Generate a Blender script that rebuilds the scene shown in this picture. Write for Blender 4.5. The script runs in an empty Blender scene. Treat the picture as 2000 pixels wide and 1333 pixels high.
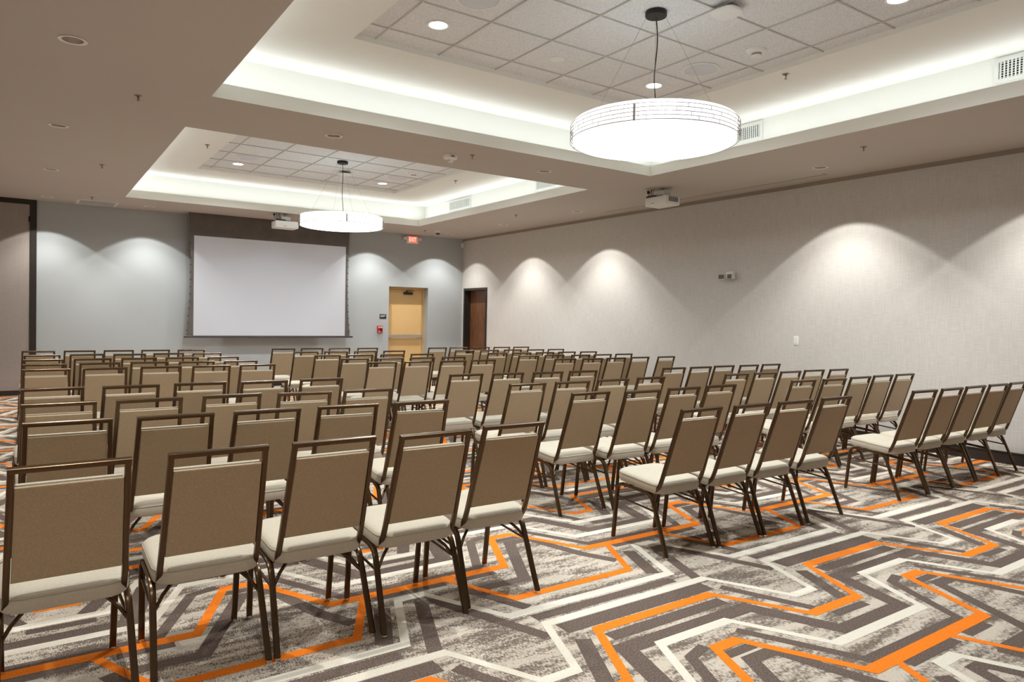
import bpy, bmesh, math, random
from mathutils import Vector, Matrix

# ------------------------------------------------------------------ camera, world, light, exposure
SC = bpy.context.scene
COL = SC.collection
CAM_H = 1.4235
FPX, YAW, PITCH, ROLL, CY = 1379.1, math.radians(34.4747), math.radians(-1.0506), math.radians(1.0247), -16.377
cam_d = bpy.data.cameras.new('camera'); cam = bpy.data.objects.new('camera', cam_d); COL.objects.link(cam)
cam_d.sensor_width = 36.0; cam_d.lens = FPX/2000*36; cam_d.shift_y = CY/2000
cam_d.clip_start = 0.05; cam_d.clip_end = 60
R0 = Vector((math.cos(YAW), -math.sin(YAW), 0)); F0 = Vector((math.sin(YAW), math.cos(YAW), 0)); U0 = Vector((0, 0, 1))
FW = F0*math.cos(PITCH) + U0*math.sin(PITCH); U1 = -F0*math.sin(PITCH) + U0*math.cos(PITCH)
RT = R0*math.cos(ROLL) + U1*math.sin(ROLL); UP = -R0*math.sin(ROLL) + U1*math.cos(ROLL)
m = Matrix.Identity(4)
for i in range(3):
    m[i][0], m[i][1], m[i][2] = RT[i], UP[i], -FW[i]
m[0][3], m[1][3], m[2][3] = 0, 0, CAM_H
cam.matrix_world = m
SC.camera = cam
w = bpy.data.worlds.new('world'); SC.world = w; w.use_nodes = True
w.node_tree.nodes['Background'].inputs[0].default_value = (0.9, 0.95, 1.0, 1)
w.node_tree.nodes['Background'].inputs[1].default_value = 0.0
SC.view_settings.view_transform = 'Standard'; SC.view_settings.look = 'None'
SC.view_settings.gamma = 1.0; SC.view_settings.exposure = 0.18; SC.view_settings.use_curve_mapping = False
SC.cycles.max_bounces = 10; SC.cycles.diffuse_bounces = 6; SC.cycles.glossy_bounces = 3
SC.cycles.sample_clamp_indirect = 6.0; SC.cycles.use_denoising = True

# light powers (all lamps the room has)
P_DISC = 5.0       # drum pendant diffuser
P_WASH = 150.0      # wall washing downlights
P_TRAY = 245.0      # downlights in the tile fields
P_COVE = 7.8      # cove strips, per side
WHITE_L = (0.90, 0.965, 1.0)

# room, metres: camera stands at x=0 y=0; back wall at YW, right wall at XW
XW, YW, XL, YF = 8.499, 14.491, -1.30, -1.60
H = 3.304; LIP = 3.433; TRAY = 3.751; TILE = 3.791
T_X0, T_X1 = 1.301, 6.602
TRAYS = [(1.240, 6.535), (7.753, 13.048)]
WALLT = 0.26

# ------------------------------------------------------------------ helpers
def link(o):
    COL.objects.link(o); return o
def tag(o, label=None, cat=None, group=None, kind=None):
    if label: o['label'] = label
    if cat: o['category'] = cat
    if group: o['group'] = group
    if kind: o['kind'] = kind
    return o
def empty(name, loc=(0, 0, 0), rz=0.0):
    o = link(bpy.data.objects.new(name, None)); o.location = loc; o.rotation_euler = (0, 0, rz)
    o.empty_display_size = 0.1
    return o
def obj(name, bm, mat=None, parent=None, smooth=False):
    bmesh.ops.recalc_face_normals(bm, faces=bm.faces[:]) if smooth != 'keep' else None
    me = bpy.data.meshes.new(name); bm.to_mesh(me); bm.free()
    if mat is not None:
        for mm in (mat if isinstance(mat, (list, tuple)) else [mat]): me.materials.append(mm)
    if smooth is True:
        for p in me.polygons: p.use_smooth = True
        try: me.set_sharp_from_angle(angle=math.radians(35))
        except Exception: pass
    o = link(bpy.data.objects.new(name, me))
    if parent: o.parent = parent
    return o
def box(bm, x0, x1, y0, y1, z0, z1, mi=0, bevel=0.0):
    vs = [bm.verts.new(p) for p in ((x0,y0,z0),(x1,y0,z0),(x1,y1,z0),(x0,y1,z0),(x0,y0,z1),(x1,y0,z1),(x1,y1,z1),(x0,y1,z1))]
    fs = []
    for f in ((0,3,2,1),(4,5,6,7),(0,1,5,4),(1,2,6,5),(2,3,7,6),(3,0,4,7)):
        q = bm.faces.new([vs[i] for i in f]); q.material_index = mi; fs.append(q)
    if bevel:
        es = list({e for f in fs for e in f.edges})
        bmesh.ops.bevel(bm, geom=es, offset=bevel, segments=2, profile=0.5, affect='EDGES')
    return bm
def new(): return bmesh.new()
def lathe(bm, prof, cx=0, cy=0, seg=32, mi=0, closed=False):
    """prof: list of (r, z); spun round z"""
    rings = []
    for r, z in prof:
        if r < 1e-6: rings.append([bm.verts.new((cx, cy, z))])
        else: rings.append([bm.verts.new((cx+r*math.cos(2*math.pi*k/seg), cy+r*math.sin(2*math.pi*k/seg), z)) for k in range(seg)])
    pairs = list(zip(rings[:-1], rings[1:]))
    if closed: pairs.append((rings[-1], rings[0]))
    for a, b in pairs:
        for k in range(seg):
            k2 = (k+1) % seg
            if len(a) == 1 and len(b) == 1: continue
            if len(a) == 1: f = bm.faces.new((a[0], b[k], b[k2]))
            elif len(b) == 1: f = bm.faces.new((a[k], b[0], a[k2]))
            else: f = bm.faces.new((a[k], b[k], b[k2], a[k2]))
            f.material_index = mi
    return bm
def sweep(bm, pts, wx, h, lateral=Vector((1, 0, 0)), r=0.25, cap=True, mi=0):
    """rounded-rectangle tube along pts; wx measured along lateral, h across"""
    pts = [Vector(p) for p in pts]; n = len(pts); rings = []
    lateral = Vector(lateral).normalized()
    cs = []
    rr = r*min(wx, h)
    for sx, sy, a0 in ((1, 1, 0), (-1, 1, 90), (-1, -1, 180), (1, -1, 270)):
        for a in (0, 45, 90):
            t = math.radians(a0+a)
            cs.append((sx*(wx/2-rr)+rr*math.cos(t), sy*(h/2-rr)+rr*math.sin(t)))
    for i, p in enumerate(pts):
        d = (pts[min(i+1, n-1)]-pts[max(i-1, 0)]).normalized()
        if 0 < i < n-1:
            d = ((pts[i+1]-p).normalized()+(p-pts[i-1]).normalized()).normalized()
            c = d.dot((p-pts[i-1]).normalized()); k = 1/max(c, .5)
        else: k = 1
        lat = (lateral - d*lateral.dot(d)).normalized(); nn = d.cross(lat)
        rings.append([bm.verts.new(p+lat*a+nn*b*k) for a, b in cs])
    m_ = len(cs)
    for a, b in zip(rings[:-1], rings[1:]):
        for k in range(m_):
            f = bm.faces.new((a[k], a[(k+1) % m_], b[(k+1) % m_], b[k])); f.material_index = mi
    if cap:
        bm.faces.new(rings[0][::-1]).material_index = mi; bm.faces.new(rings[-1]).material_index = mi
    return bm
def tube(bm, pts, rad, seg=8, cap=True, mi=0, closed=False):
    pts = [Vector(p) for p in pts]; n = len(pts); rings = []; up = None
    for i, p in enumerate(pts):
        if closed: d = (pts[(i+1) % n]-pts[i-1]).normalized()
        else: d = (pts[min(i+1, n-1)]-pts[max(i-1, 0)]).normalized()
        if up is None:
            up = Vector((0, 0, 1)) if abs(d.z) < .9 else Vector((1, 0, 0))
        a = (up-d*up.dot(d)).normalized(); b = d.cross(a); up = a
        rings.append([bm.verts.new(p+a*rad*math.cos(2*math.pi*k/seg)+b*rad*math.sin(2*math.pi*k/seg)) for k in range(seg)])
    pr = list(zip(rings[:-1], rings[1:]))
    if closed: pr.append((rings[-1], rings[0]))
    for a, b in pr:
        for k in range(seg):
            f = bm.faces.new((a[k], a[(k+1) % seg], b[(k+1) % seg], b[k])); f.material_index = mi
    if cap and not closed:
        bm.faces.new(rings[0][::-1]).material_index = mi; bm.faces.new(rings[-1]).material_index = mi
    return bm
def arc(p0, p1, p2, n=5):
    """quadratic bend from p0 over p1 to p2"""
    p0, p1, p2 = Vector(p0), Vector(p1), Vector(p2)
    return [p0*(1-t)**2+p1*2*t*(1-t)+p2*t*t for t in [i/n for i in range(n+1)]]
def copy_tree(o, parent=None):
    c = o.copy(); COL.objects.link(c)
    if parent: c.parent = parent
    for ch in KIDS.get(o.name, ()): copy_tree(ch, c)
    return c
KIDS = {}
def index_kids():
    KIDS.clear()
    for o in bpy.data.objects:
        if o.parent: KIDS.setdefault(o.parent.name, []).append(o)
def text_mesh(s, size, mat, name, parent, loc, rot, depth=0.0015, ax=1.0):
    cu = bpy.data.curves.new('t', 'FONT'); cu.body = s; cu.size = size; cu.align_x = 'CENTER'; cu.align_y = 'CENTER'
    cu.extrude = depth; cu.offset = size*0.012
    t = bpy.data.objects.new('t', cu); COL.objects.link(t)
    dg = bpy.context.evaluated_depsgraph_get()
    me = bpy.data.meshes.new_from_object(t.evaluated_get(dg)); me.name = name
    bpy.data.objects.remove(t); bpy.data.curves.remove(cu)
    me.materials.clear(); me.materials.append(mat)
    o = link(bpy.data.objects.new(name, me)); o.location = loc; o.rotation_euler = rot; o.scale = (ax, 1, 1)
    if parent: o.parent = parent
    return o

# ------------------------------------------------------------------ materials
def srgb(r, g, b):
    f = lambda c: (c/255/12.92) if c/255 <= .04045 else ((c/255+.055)/1.055)**2.4
    return (f(r), f(g), f(b), 1)
class NT:
    def __init__(s, name):
        s.m = bpy.data.materials.new(name); s.m.use_nodes = True; s.t = s.m.node_tree; s.n = s.t.nodes; s.l = s.t.links
        s.b = s.n['Principled BSDF']
    def node(s, typ, **kw):
        n = s.n.new(typ)
        for k, v in kw.items():
            if k.startswith('i_'):
                key = k[2:]; key = int(key) if key.isdigit() else key
                n.inputs[key].default_value = v
            else: setattr(n, k, v)
        return n
    def link(s, a, b): s.l.new(a, b)
    def coord(s, scale=(1, 1, 1), rot=(0, 0, 0), out='Object'):
        tc = s.node('ShaderNodeTexCoord'); mp = s.node('ShaderNodeMapping')
        mp.inputs['Scale'].default_value = scale; mp.inputs['Rotation'].default_value = rot
        s.link(tc.outputs[out], mp.inputs['Vector']); return mp.outputs[0]
    def noise(s, vec, scale, detail=2, rough=.5):
        n = s.node('ShaderNodeTexNoise'); n.inputs['Scale'].default_value = scale
        n.inputs['Detail'].default_value = detail; n.inputs['Roughness'].default_value = rough
        s.link(vec, n.inputs['Vector']); return n.outputs['Fac']
    def ramp(s, fac, stops):
        r = s.node('ShaderNodeValToRGB'); e = r.color_ramp.elements
        while len(e) < len(stops): e.new(0.5)
        for el, (p, c) in zip(e, stops):
            el.position = p; el.color = c if len(c) == 4 else (*c, 1)
        s.link(fac, r.inputs['Fac']); return r.outputs['Color']
    def mix(s, fac, a, b, typ='MIX'):
        m_ = s.node('ShaderNodeMix', data_type='RGBA', blend_type=typ)
        for v, i in ((fac, 0), (a, 6), (b, 7)):
            if hasattr(v, 'links') or hasattr(v, 'is_linked'): s.link(v, m_.inputs[i])
            else: m_.inputs[i].default_value = v
        return m_.outputs[2]
    def math(s, op, a, b=None):
        m_ = s.node('ShaderNodeMath', operation=op)
        for v, i in ((a, 0), (b, 1)):
            if v is None: continue
            if hasattr(v, 'is_linked'): s.link(v, m_.inputs[i])
            else: m_.inputs[i].default_value = v
        return m_.outputs[0]
    def bump(s, fac, strength=.3, dist=.002):
        b = s.node('ShaderNodeBump'); b.inputs['Strength'].default_value = strength; b.inputs['Distance'].default_value = dist
        s.link(fac, b.inputs['Height']); s.link(b.outputs[0], s.b.inputs['Normal'])
def plain(name, col, rough=.6, metal=0.0, var=0.04, scale=6.0, spec=.4):
    t = NT(name); t.b.inputs['Roughness'].default_value = rough; t.b.inputs['Metallic'].default_value = metal
    t.b.inputs['Specular IOR Level'].default_value = spec
    v = t.noise(t.coord(), scale, 3)
    lo = tuple(c*(1-var) for c in col[:3])+(1,); hi = tuple(min(1, c*(1+var)) for c in col[:3])+(1,)
    t.link(t.ramp(v, [(.3, lo), (.7, hi)]), t.b.inputs['Base Color'])
    return t.m
def glow(name, col, strength):
    t = NT(name); t.b.inputs['Base Color'].default_value = (*col[:3], 1)
    t.b.inputs['Emission Color'].default_value = (*col[:3], 1); t.b.inputs['Emission Strength'].default_value = strength
    return t.m
M = {}
M['soffit'] = plain('soffit_paint', srgb(190, 182, 174), .85, var=.01, scale=1.5, spec=.2)
M['coffer'] = plain('coffer_paint', srgb(232, 232, 226), .8, var=.01, scale=1.5, spec=.2)
M['edge'] = plain('edge_band', srgb(150, 139, 128), .8, var=.02)
M['wall_blue'] = plain('blue_grey_paint', srgb(176, 181, 183), .75, var=.012, scale=1.2, spec=.25)
M['black_frame'] = plain('black_trim', srgb(44, 38, 33), .45, var=.05)
M['tbar'] = plain('tile_grid_shaded', srgb(192, 190, 186), .5, var=.01)  # white bars greyed, reveal shadow along the tiles put into the colour
M['base'] = plain('dark_baseboard', srgb(50, 42, 37), .4, var=.05)
M['white'] = plain('white_plastic', srgb(228, 228, 224), .45, var=.01)
M['offwhite'] = plain('white_metal', srgb(222, 223, 218), .4, var=.01)
M['grey'] = plain('grey_metal', srgb(150, 150, 150), .35, metal=.7)
M['black'] = plain('black_plastic', srgb(26, 24, 23), .5)
M['hole_shade'] = plain('void_shade', srgb(28, 26, 24), .9)  # near-black colour stands in for the shade inside slot and ducts
M['chrome'] = plain('chrome', srgb(215, 210, 204), .18, metal=1.0, var=.02)
M['brass'] = plain('sprinkler_brass', srgb(160, 148, 132), .3, metal=.9)
M['steel'] = plain('brushed_steel', srgb(190, 186, 182), .3, metal=.9)
M['tan'] = plain('tan_door_paint', srgb(214, 178, 122), .5, var=.02)
M['red'] = plain('red_plastic', srgb(190, 42, 44), .4)
M['cup'] = plain('downlight_reflector', srgb(196, 184, 172), .3, metal=.8)
M['speaker'] = plain('speaker_mesh', srgb(206, 210, 216), .6)
M['disc'] = glow('pendant_diffuser', (.985, .99, 1.0), P_DISC)
M['drumside'] = glow('pendant_shade', (.98, .99, 1.0), .98)
M['lamp'] = glow('lit_lens', (1.0, .98, .95), 14.0)
M['lampdim'] = glow('lamp_bulb', (1.0, .97, .93), 2.5)
M['exitred'] = glow('exit_red', (1.0, .06, .035), 2.2)
M['exitpale'] = glow('exit_letters', (1.0, .38, .32), 1.8)
M['mesh'] = plain('pendant_bronze_mesh', srgb(112, 98, 92), .4, metal=.4)
M['cable'] = plain('thin_steel_cable', srgb(150, 146, 140), .4, metal=.5)
M['cord'] = plain('dark_cord', srgb(42, 38, 35), .6)

def mat_wallpaper(name, c1, c2):
    t = NT(name); t.b.inputs['Roughness'].default_value = .85; t.b.inputs['Specular IOR Level'].default_value = .2
    a = t.noise(t.coord((60, 60, 2.2)), 2.0, 3, .6); b = t.noise(t.coord((4, 4, 60)), 2.0, 3, .6)
    c = t.math('MULTIPLY', t.math('ADD', a, b), .5)
    t.link(t.ramp(c, [(.40, c1), (.60, c2)]), t.b.inputs['Base Color']); t.bump(c, .15, .001)
    return t.m
M['paper'] = mat_wallpaper('linen_wallpaper', srgb(193, 189, 183), srgb(206, 202, 197))
M['panelfab'] = mat_wallpaper('taupe_panel_fabric', srgb(152, 142, 136), srgb(160, 150, 144))

def mat_fabric(name, c1, c2, sc=1.0):
    t = NT(name); t.b.inputs['Roughness'].default_value = .95; t.b.inputs['Specular IOR Level'].default_value = .15
    try: t.b.inputs['Sheen Weight'].default_value = .15
    except Exception: pass
    a = t.noise(t.coord((650*sc, 160*sc, 170*sc)), 1.0, 1); b = t.noise(t.coord((170*sc, 200*sc, 650*sc)), 1.0, 1)
    c = t.math('MULTIPLY', t.math('ADD', a, b), .5)
    t.link(t.ramp(c, [(.34, c1), (.66, c2)]), t.b.inputs['Base Color']); t.bump(c, .2, .0006)
    return t.m
M['seatfab'] = mat_fabric('seat_vinyl_fabric', srgb(176, 167, 149), srgb(187, 178, 161), .6)
M['backfab'] = mat_fabric('back_weave_fabric', srgb(156, 137, 110), srgb(184, 164, 135))
M['piping'] = plain('seat_piping', srgb(162, 150, 130), .8)

def mat_bronze():
    t = NT('bronze_powdercoat'); t.b.inputs['Metallic'].default_value = .7; t.b.inputs['Roughness'].default_value = .27
    v = t.noise(t.coord(), 260, 2)
    t.link(t.ramp(v, [(.2, srgb(78, 60, 39)), (.8, srgb(94, 73, 49))]), t.b.inputs['Base Color'])
    return t.m
M['bronze'] = mat_bronze()

def mat_wood():
    t = NT('walnut_door_wood'); t.b.inputs['Roughness'].default_value = .4
    v = t.noise(t.coord((8, 9, 1.1)), 3.0, 5, .6)
    t.link(t.ramp(v, [(.3, srgb(78, 48, 28)), (.5, srgb(110, 71, 43)), (.72, srgb(134, 90, 58))]), t.b.inputs['Base Color'])
    return t.m
M['wood'] = mat_wood()

def mat_tile():
    t = NT('acoustic_tile'); t.b.inputs['Roughness'].default_value = .95; t.b.inputs['Specular IOR Level'].default_value = .1
    v = t.noise(t.coord(), 170, 3, .7)
    t.link(t.ramp(v, [(.36, srgb(196, 197, 198)), (.6, srgb(238, 240, 241))]), t.b.inputs['Base Color']); t.bump(v, .5, .002)
    return t.m
M['tile'] = mat_tile()

def carpet_base():
    t = NT('carpet_light_field'); t.b.inputs['Roughness'].default_value = 1.0; t.b.inputs['Specular IOR Level'].default_value = .05
    st = t.noise(t.coord((190, 48, 1), (0, 0, math.radians(-8))), 1.0, 2, .6)
    st2 = t.noise(t.coord((26, 60, 1)), 1.0, 2, .6)
    pa = t.noise(t.coord((2.6, 13, 1)), 1.0, 1, .4)
    s = t.math('ADD', t.math('MULTIPLY', st, .45), t.math('MULTIPLY', st2, .25))
    s = t.math('ADD', s, t.math('MULTIPLY', pa, .45))
    tuft = t.noise(t.coord(), 300, 2)
    c = t.ramp(s, [(.535, srgb(200, 188, 172)), (.585, srgb(168, 156, 142)), (.635, srgb(114, 102, 92))])
    c = t.mix(.35, c, t.ramp(tuft, [(.35, (.45, .45, .45)), (.65, (1.25, 1.25, 1.25))]), 'MULTIPLY')
    t.link(c, t.b.inputs['Base Color']); t.bump(tuft, .4, .003)
    return t.m
def carpet_line(name, c1, c2, k=.25):
    t = NT(name); t.b.inputs['Roughness'].default_value = 1.0; t.b.inputs['Specular IOR Level'].default_value = .05
    tuft = t.noise(t.coord(), 300, 2); v = t.noise(t.coord(), 130, 3, .75)
    c = t.ramp(v, [(.38, c1), (.64, c2)])
    c = t.mix(k, c, t.ramp(tuft, [(.35, (.6, .6, .6)), (.65, (1.3, 1.3, 1.3))]), 'MULTIPLY')
    t.link(c, t.b.inputs['Base Color']); t.bump(tuft, .4, .003)
    return t.m
CARPET = [carpet_base(), carpet_line('carpet_charcoal', srgb(86, 74, 67), srgb(122, 107, 98), .55),
          carpet_line('carpet_cream', srgb(212, 204, 187), srgb(223, 216, 201)), carpet_line('carpet_orange', srgb(230, 116, 34), srgb(242, 136, 46))]

# ------------------------------------------------------------------ floor with its woven pattern
PX, PY = 1.645, 1.82
DK, CR, OR = 1, 2, 3
ZC = [0]
def band(bm, pts, w, z, mi, prev=None, nxt=None):
    ZC[0] = (ZC[0]+1) % 37; z = z+ZC[0]*2.4e-6 if mi != DK else z+ZC[0]*7e-6
    pts = [Vector((p[0], p[1], 0)) for p in pts]
    ext = ([Vector((*prev, 0))] if prev else []) + pts + ([Vector((*nxt, 0))] if nxt else [])
    off = 1 if prev else 0
    def hw_(d): return w/2*(1.0 if abs(d.y) < .1*abs(d.x) else (1.0 if mi == DK else .70))      # the slanted runs are woven narrower
    L = []
    for i in range(len(pts)):
        j = i+off; a = ext[j-1] if j > 0 else None; b = ext[j+1] if j+1 < len(ext) else None; p = ext[j]
        d1 = (p-a).normalized() if a is not None else (b-p).normalized(); d2 = (b-p).normalized() if b is not None else d1
        n1 = Vector((-d1.y, d1.x, 0)); n2 = Vector((-d2.y, d2.x, 0)); h1, h2 = hw_(d1), hw_(d2)
        cr = d1.x*d2.y-d1.y*d2.x
        if abs(cr) < .05: o_ = n1*max(h1, h2)
        else:
            q = (p+n2*h2)-(p+n1*h1); o_ = n1*h1+d1*((q.x*d2.y-q.y*d2.x)/cr)
        L.append((p+o_, p-o_))
    vs = [(bm.verts.new((a.x, a.y, z)), bm.verts.new((b.x, b.y, z))) for a, b in L]
    for (a, b), (c, d) in zip(vs[:-1], vs[1:]):
        f = bm.faces.new((a, b, d, c)); f.material_index = mi
        if f.normal.z < 0: f.normal_flip()
DK, CR, OR = 1, 2, 3
A_ = [(2.175,2.43),(2.965,2.43),(3.20,2.00),(3.61,2.00)]
B_ = [(2.01,2.605),(3.12,2.605),(3.33,2.19),(3.50,2.19)]
C_ = [(1.91,2.765),(3.01,2.765),(3.19,3.225),(3.335,3.225)]
E_ = [(2.885,1.53),(3.92,1.53),(4.135,2.01),(4.285,2.01)]
F_ = [(2.995,1.75),(3.765,1.75),(3.96,2.17),(4.42,2.17)]
RING = [(2.155,2.22),(2.985,2.22),(3.165,1.81),(3.68,1.81)]
D5_ = [(2.965,1.59),(3.77,1.58),(3.98,2.01)]
OPEN_DARK = [([(2.00,2.685),(2.95,2.685)],.07), ([(2.04,2.52),(3.04,2.52)],.105), ([(3.09,2.47),(3.27,2.03)],.06),
    ([(3.70,2.39),(3.52,2.03)],.075), ([(2.17,2.34),(2.95,2.34)],.08), ([(3.29,1.935),(3.56,1.93)],.055),
    ([(2.72,2.08),(2.965,1.59)]+D5_[1:]+[(4.11,2.05)],.055), ([(1.95,1.31),(2.26,1.31),(2.535,1.86),(2.69,1.86),(2.80,1.46),(2.90,1.26)],.072),
    ([(4.12,1.94),(4.30,1.94)],.055), ([(3.07,1.472),(3.50,1.472)],.05), ([(3.60,1.472),(3.82,1.472)],.05),
    ([(3.08,3.17),(2.93,2.81)],.08), ([(3.08,2.62),(3.27,3.12),(3.34,3.12),(3.585,2.49)],.068), ([(1.91,3.15),(2.05,2.80)],.07)]
bm = new()
g = bmesh.ops.create_grid(bm, x_segments=1, y_segments=1, size=1)
for v in bm.verts:
    v.co.x = XL-.05 if v.co.x < 0 else XW+.05; v.co.y = YF-.05 if v.co.y < 0 else YW+.05
def periodic(bm, pts, w, z, mi, dx, dy):
    q = [(p[0]+dx, p[1]+dy) for p in pts]
    band(bm, q+[(q[0][0]+PX, q[0][1])], w, z, mi, prev=(q[-1][0]-PX, q[-1][1]), nxt=(q[1][0]+PX, q[1][1]))
for j in range(-3, 8):
    for i in range(-3, 5):
        dx, dy = i*PX, j*PY
        sh = lambda P: [(p[0]+dx, p[1]+dy) for p in P]
        for P, w_ in OPEN_DARK: band(bm, sh(P), w_, .0003, DK)
        periodic(bm, RING, .098, .0003, DK, dx, dy)
        even = j % 2 == 0
        periodic(bm, F_, .058, .0006, CR, dx, dy)
        periodic(bm, C_, .060, .0006, CR, dx, dy)
        periodic(bm, B_, .056, .0007, CR if even else OR, dx, dy)
        periodic(bm, A_, .062, .0008, OR if even else CR, dx, dy)
        band(bm, sh([(3.065,3.36),(2.855,2.93),(2.06,2.93),(1.865,3.36)]), .058, .0009, OR)
        periodic(bm, E_, .066, .0010, OR, dx, dy)
for co, no in (((XL-.05,0,0),(-1,0,0)), ((XW+.05,0,0),(1,0,0)), ((0,YF-.05,0),(0,-1,0)), ((0,YW+.05,0),(0,1,0))):
    bmesh.ops.bisect_plane(bm, geom=bm.verts[:]+bm.edges[:]+bm.faces[:], plane_co=co, plane_no=no, clear_outer=True)
bm.normal_update()
for f in bm.faces:
    if f.normal.z < 0: f.normal_flip()
# a slab under the pile
box(bm, XL-WALLT, XW+WALLT, YF-WALLT, YW+WALLT, -.12, -.0005)
tag(obj('floor', bm, CARPET, smooth='keep'), 'patterned carpet with orange, cream and charcoal zigzag lines', kind='structure')

# ------------------------------------------------------------------ walls
def wall_y(name, y0, y1, x0, x1, openings, mat, z1=4.0):
    bm = new(); xs = x0
    for (a, b, top) in sorted(openings):
        box(bm, xs, a, y0, y1, 0, z1); box(bm, a, b, y0, y1, top, z1); xs = b
    box(bm, xs, x1, y0, y1, 0, z1)
    return tag(obj(name, bm, mat), kind='structure')
D1X0, D1X1, D1Z = 6.618, 7.588, 2.116
tag(wall_y('wall_back', YW, YW+WALLT, XL-WALLT, XW+WALLT, [(D1X0, D1X1, D1Z)], M['wall_blue']), 'blue grey painted wall behind the projection screen')
bm = new(); D2Y0, D2Y1, D2Z = 13.39, 14.398, 2.138
box(bm, XW, XW+WALLT, YF-WALLT, D2Y0, 0, 4); box(bm, XW, XW+WALLT, D2Y0, D2Y1, D2Z, 4); box(bm, XW, XW+WALLT, D2Y1, YW, 0, 4)
tag(obj('wall_right', bm, M['paper']), 'long right wall in pale linen textured wallpaper', kind='structure')
bm = new(); box(bm, XL-WALLT, XL, YF-WALLT, YW, 0, 4); tag(obj('wall_left', bm, M['paper']), kind='structure')
bm = new(); box(bm, XL, XW, YF-WALLT, YF, 0, 4); tag(obj('wall_front', bm, M['wall_blue']), kind='structure')
# baseboards with a stepped cap
def board(name, pts2, along, fixed, side):
    bm = new()
    for (h0, h1, t) in ((0, .098, .014), (.098, .116, .010), (.116, .128, .018)):
        a, b = pts2
        if along == 'y': box(bm, fixed-t if side < 0 else fixed, fixed if side < 0 else fixed+t, a, b, h0, h1)
        else: box(bm, a, b, fixed-t if side < 0 else fixed, fixed if side < 0 else fixed+t, h0, h1)
    return tag(obj(name, bm, M['base']), kind='structure')
board('baseboard_right', (YF, D2Y0-.06), 'y', XW, -1)
board('baseboard_left', (YF, YW), 'y', XL, 1)
board('baseboard_front', (XL, XW), 'x', YF, 1)
bm = new()
for a, b in ((.125, D1X0), (D1X1, XW-.02)): box(bm, a, b, YW-.014, YW, 0, .11)
tag(obj('baseboard_back', bm, M['base']), kind='structure')
# darker brown band where wallpaper stops under the soffit
bm = new(); box(bm, XW-.006, XW, YF, YW-.001, 3.252, H); tag(obj('trim_1', bm, M['edge']), kind='structure')

# ------------------------------------------------------------------ ceiling: soffit slab with two coffers
DOWN = [(.25, 5.789), (.25, 8.512), (.25, 11.199), (.257, 13.86), (1.76, 13.877), (7.77, 4.899), (7.77, 9.395), (7.76, 11.681), (7.772, 13.877),
        (2.616, 7.144), (5.362, 7.156)]
DOWN_HID = [(.25, 3.07), (.25, .36), (6.12, 13.90), (7.77, 2.65)]
bm = new()
xs = [XL-.05, T_X0, T_X1, XW+.05]; ys = [YF-.05, TRAYS[0][0], TRAYS[0][1], TRAYS[1][0], TRAYS[1][1], YW+.05]
vg = [[bm.verts.new((x, y, H)) for y in ys] for x in xs]
for i in range(3):
    for j in range(5):
        if i == 1 and j in (1, 3): continue
        bm.faces.new((vg[i][j], vg[i][j+1], vg[i+1][j+1], vg[i+1][j]))
r_ = bmesh.ops.extrude_face_region(bm, geom=bm.faces[:])
bmesh.ops.translate(bm, verts=[v for v in r_['geom'] if isinstance(v, bmesh.types.BMVert)], vec=(0, 0, LIP-H))
bmesh.ops.recalc_face_normals(bm, faces=bm.faces[:])
for f in bm.faces:
    f.material_index = 0 if f.normal.z < -.5 else 1
ceil = obj('ceiling', bm, [M['soffit'], M['coffer']])
cb = new()
for x, y in DOWN+DOWN_HID: lathe(cb, [(0, H-.03), (.070, H-.03), (.070, H+.105), (0, H+.105)], x, y, 28)
SLOT1 = (8.190, 8.212, 5.095, 9.21)
box(cb, *SLOT1, H-.02, H+.118)
box(cb, 2.40, 5.66, 14.165, 14.235, H-.02, H+.10)
cut = obj('cut', cb)
md = ceil.modifiers.new('b', 'BOOLEAN'); md.operation = 'DIFFERENCE'; md.object = cut; md.solver = 'EXACT'
bpy.context.view_layer.update()
me = bpy.data.meshes.new_from_object(ceil.evaluated_get(bpy.context.evaluated_depsgraph_get()))
ceil.modifiers.clear(); ceil.data = me; bpy.data.objects.remove(cut)
tag(ceil, 'taupe soffit ceiling with two lit square coffers', kind='structure')
CO = .25
TX0, TX1 = 2.235, 5.67
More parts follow.
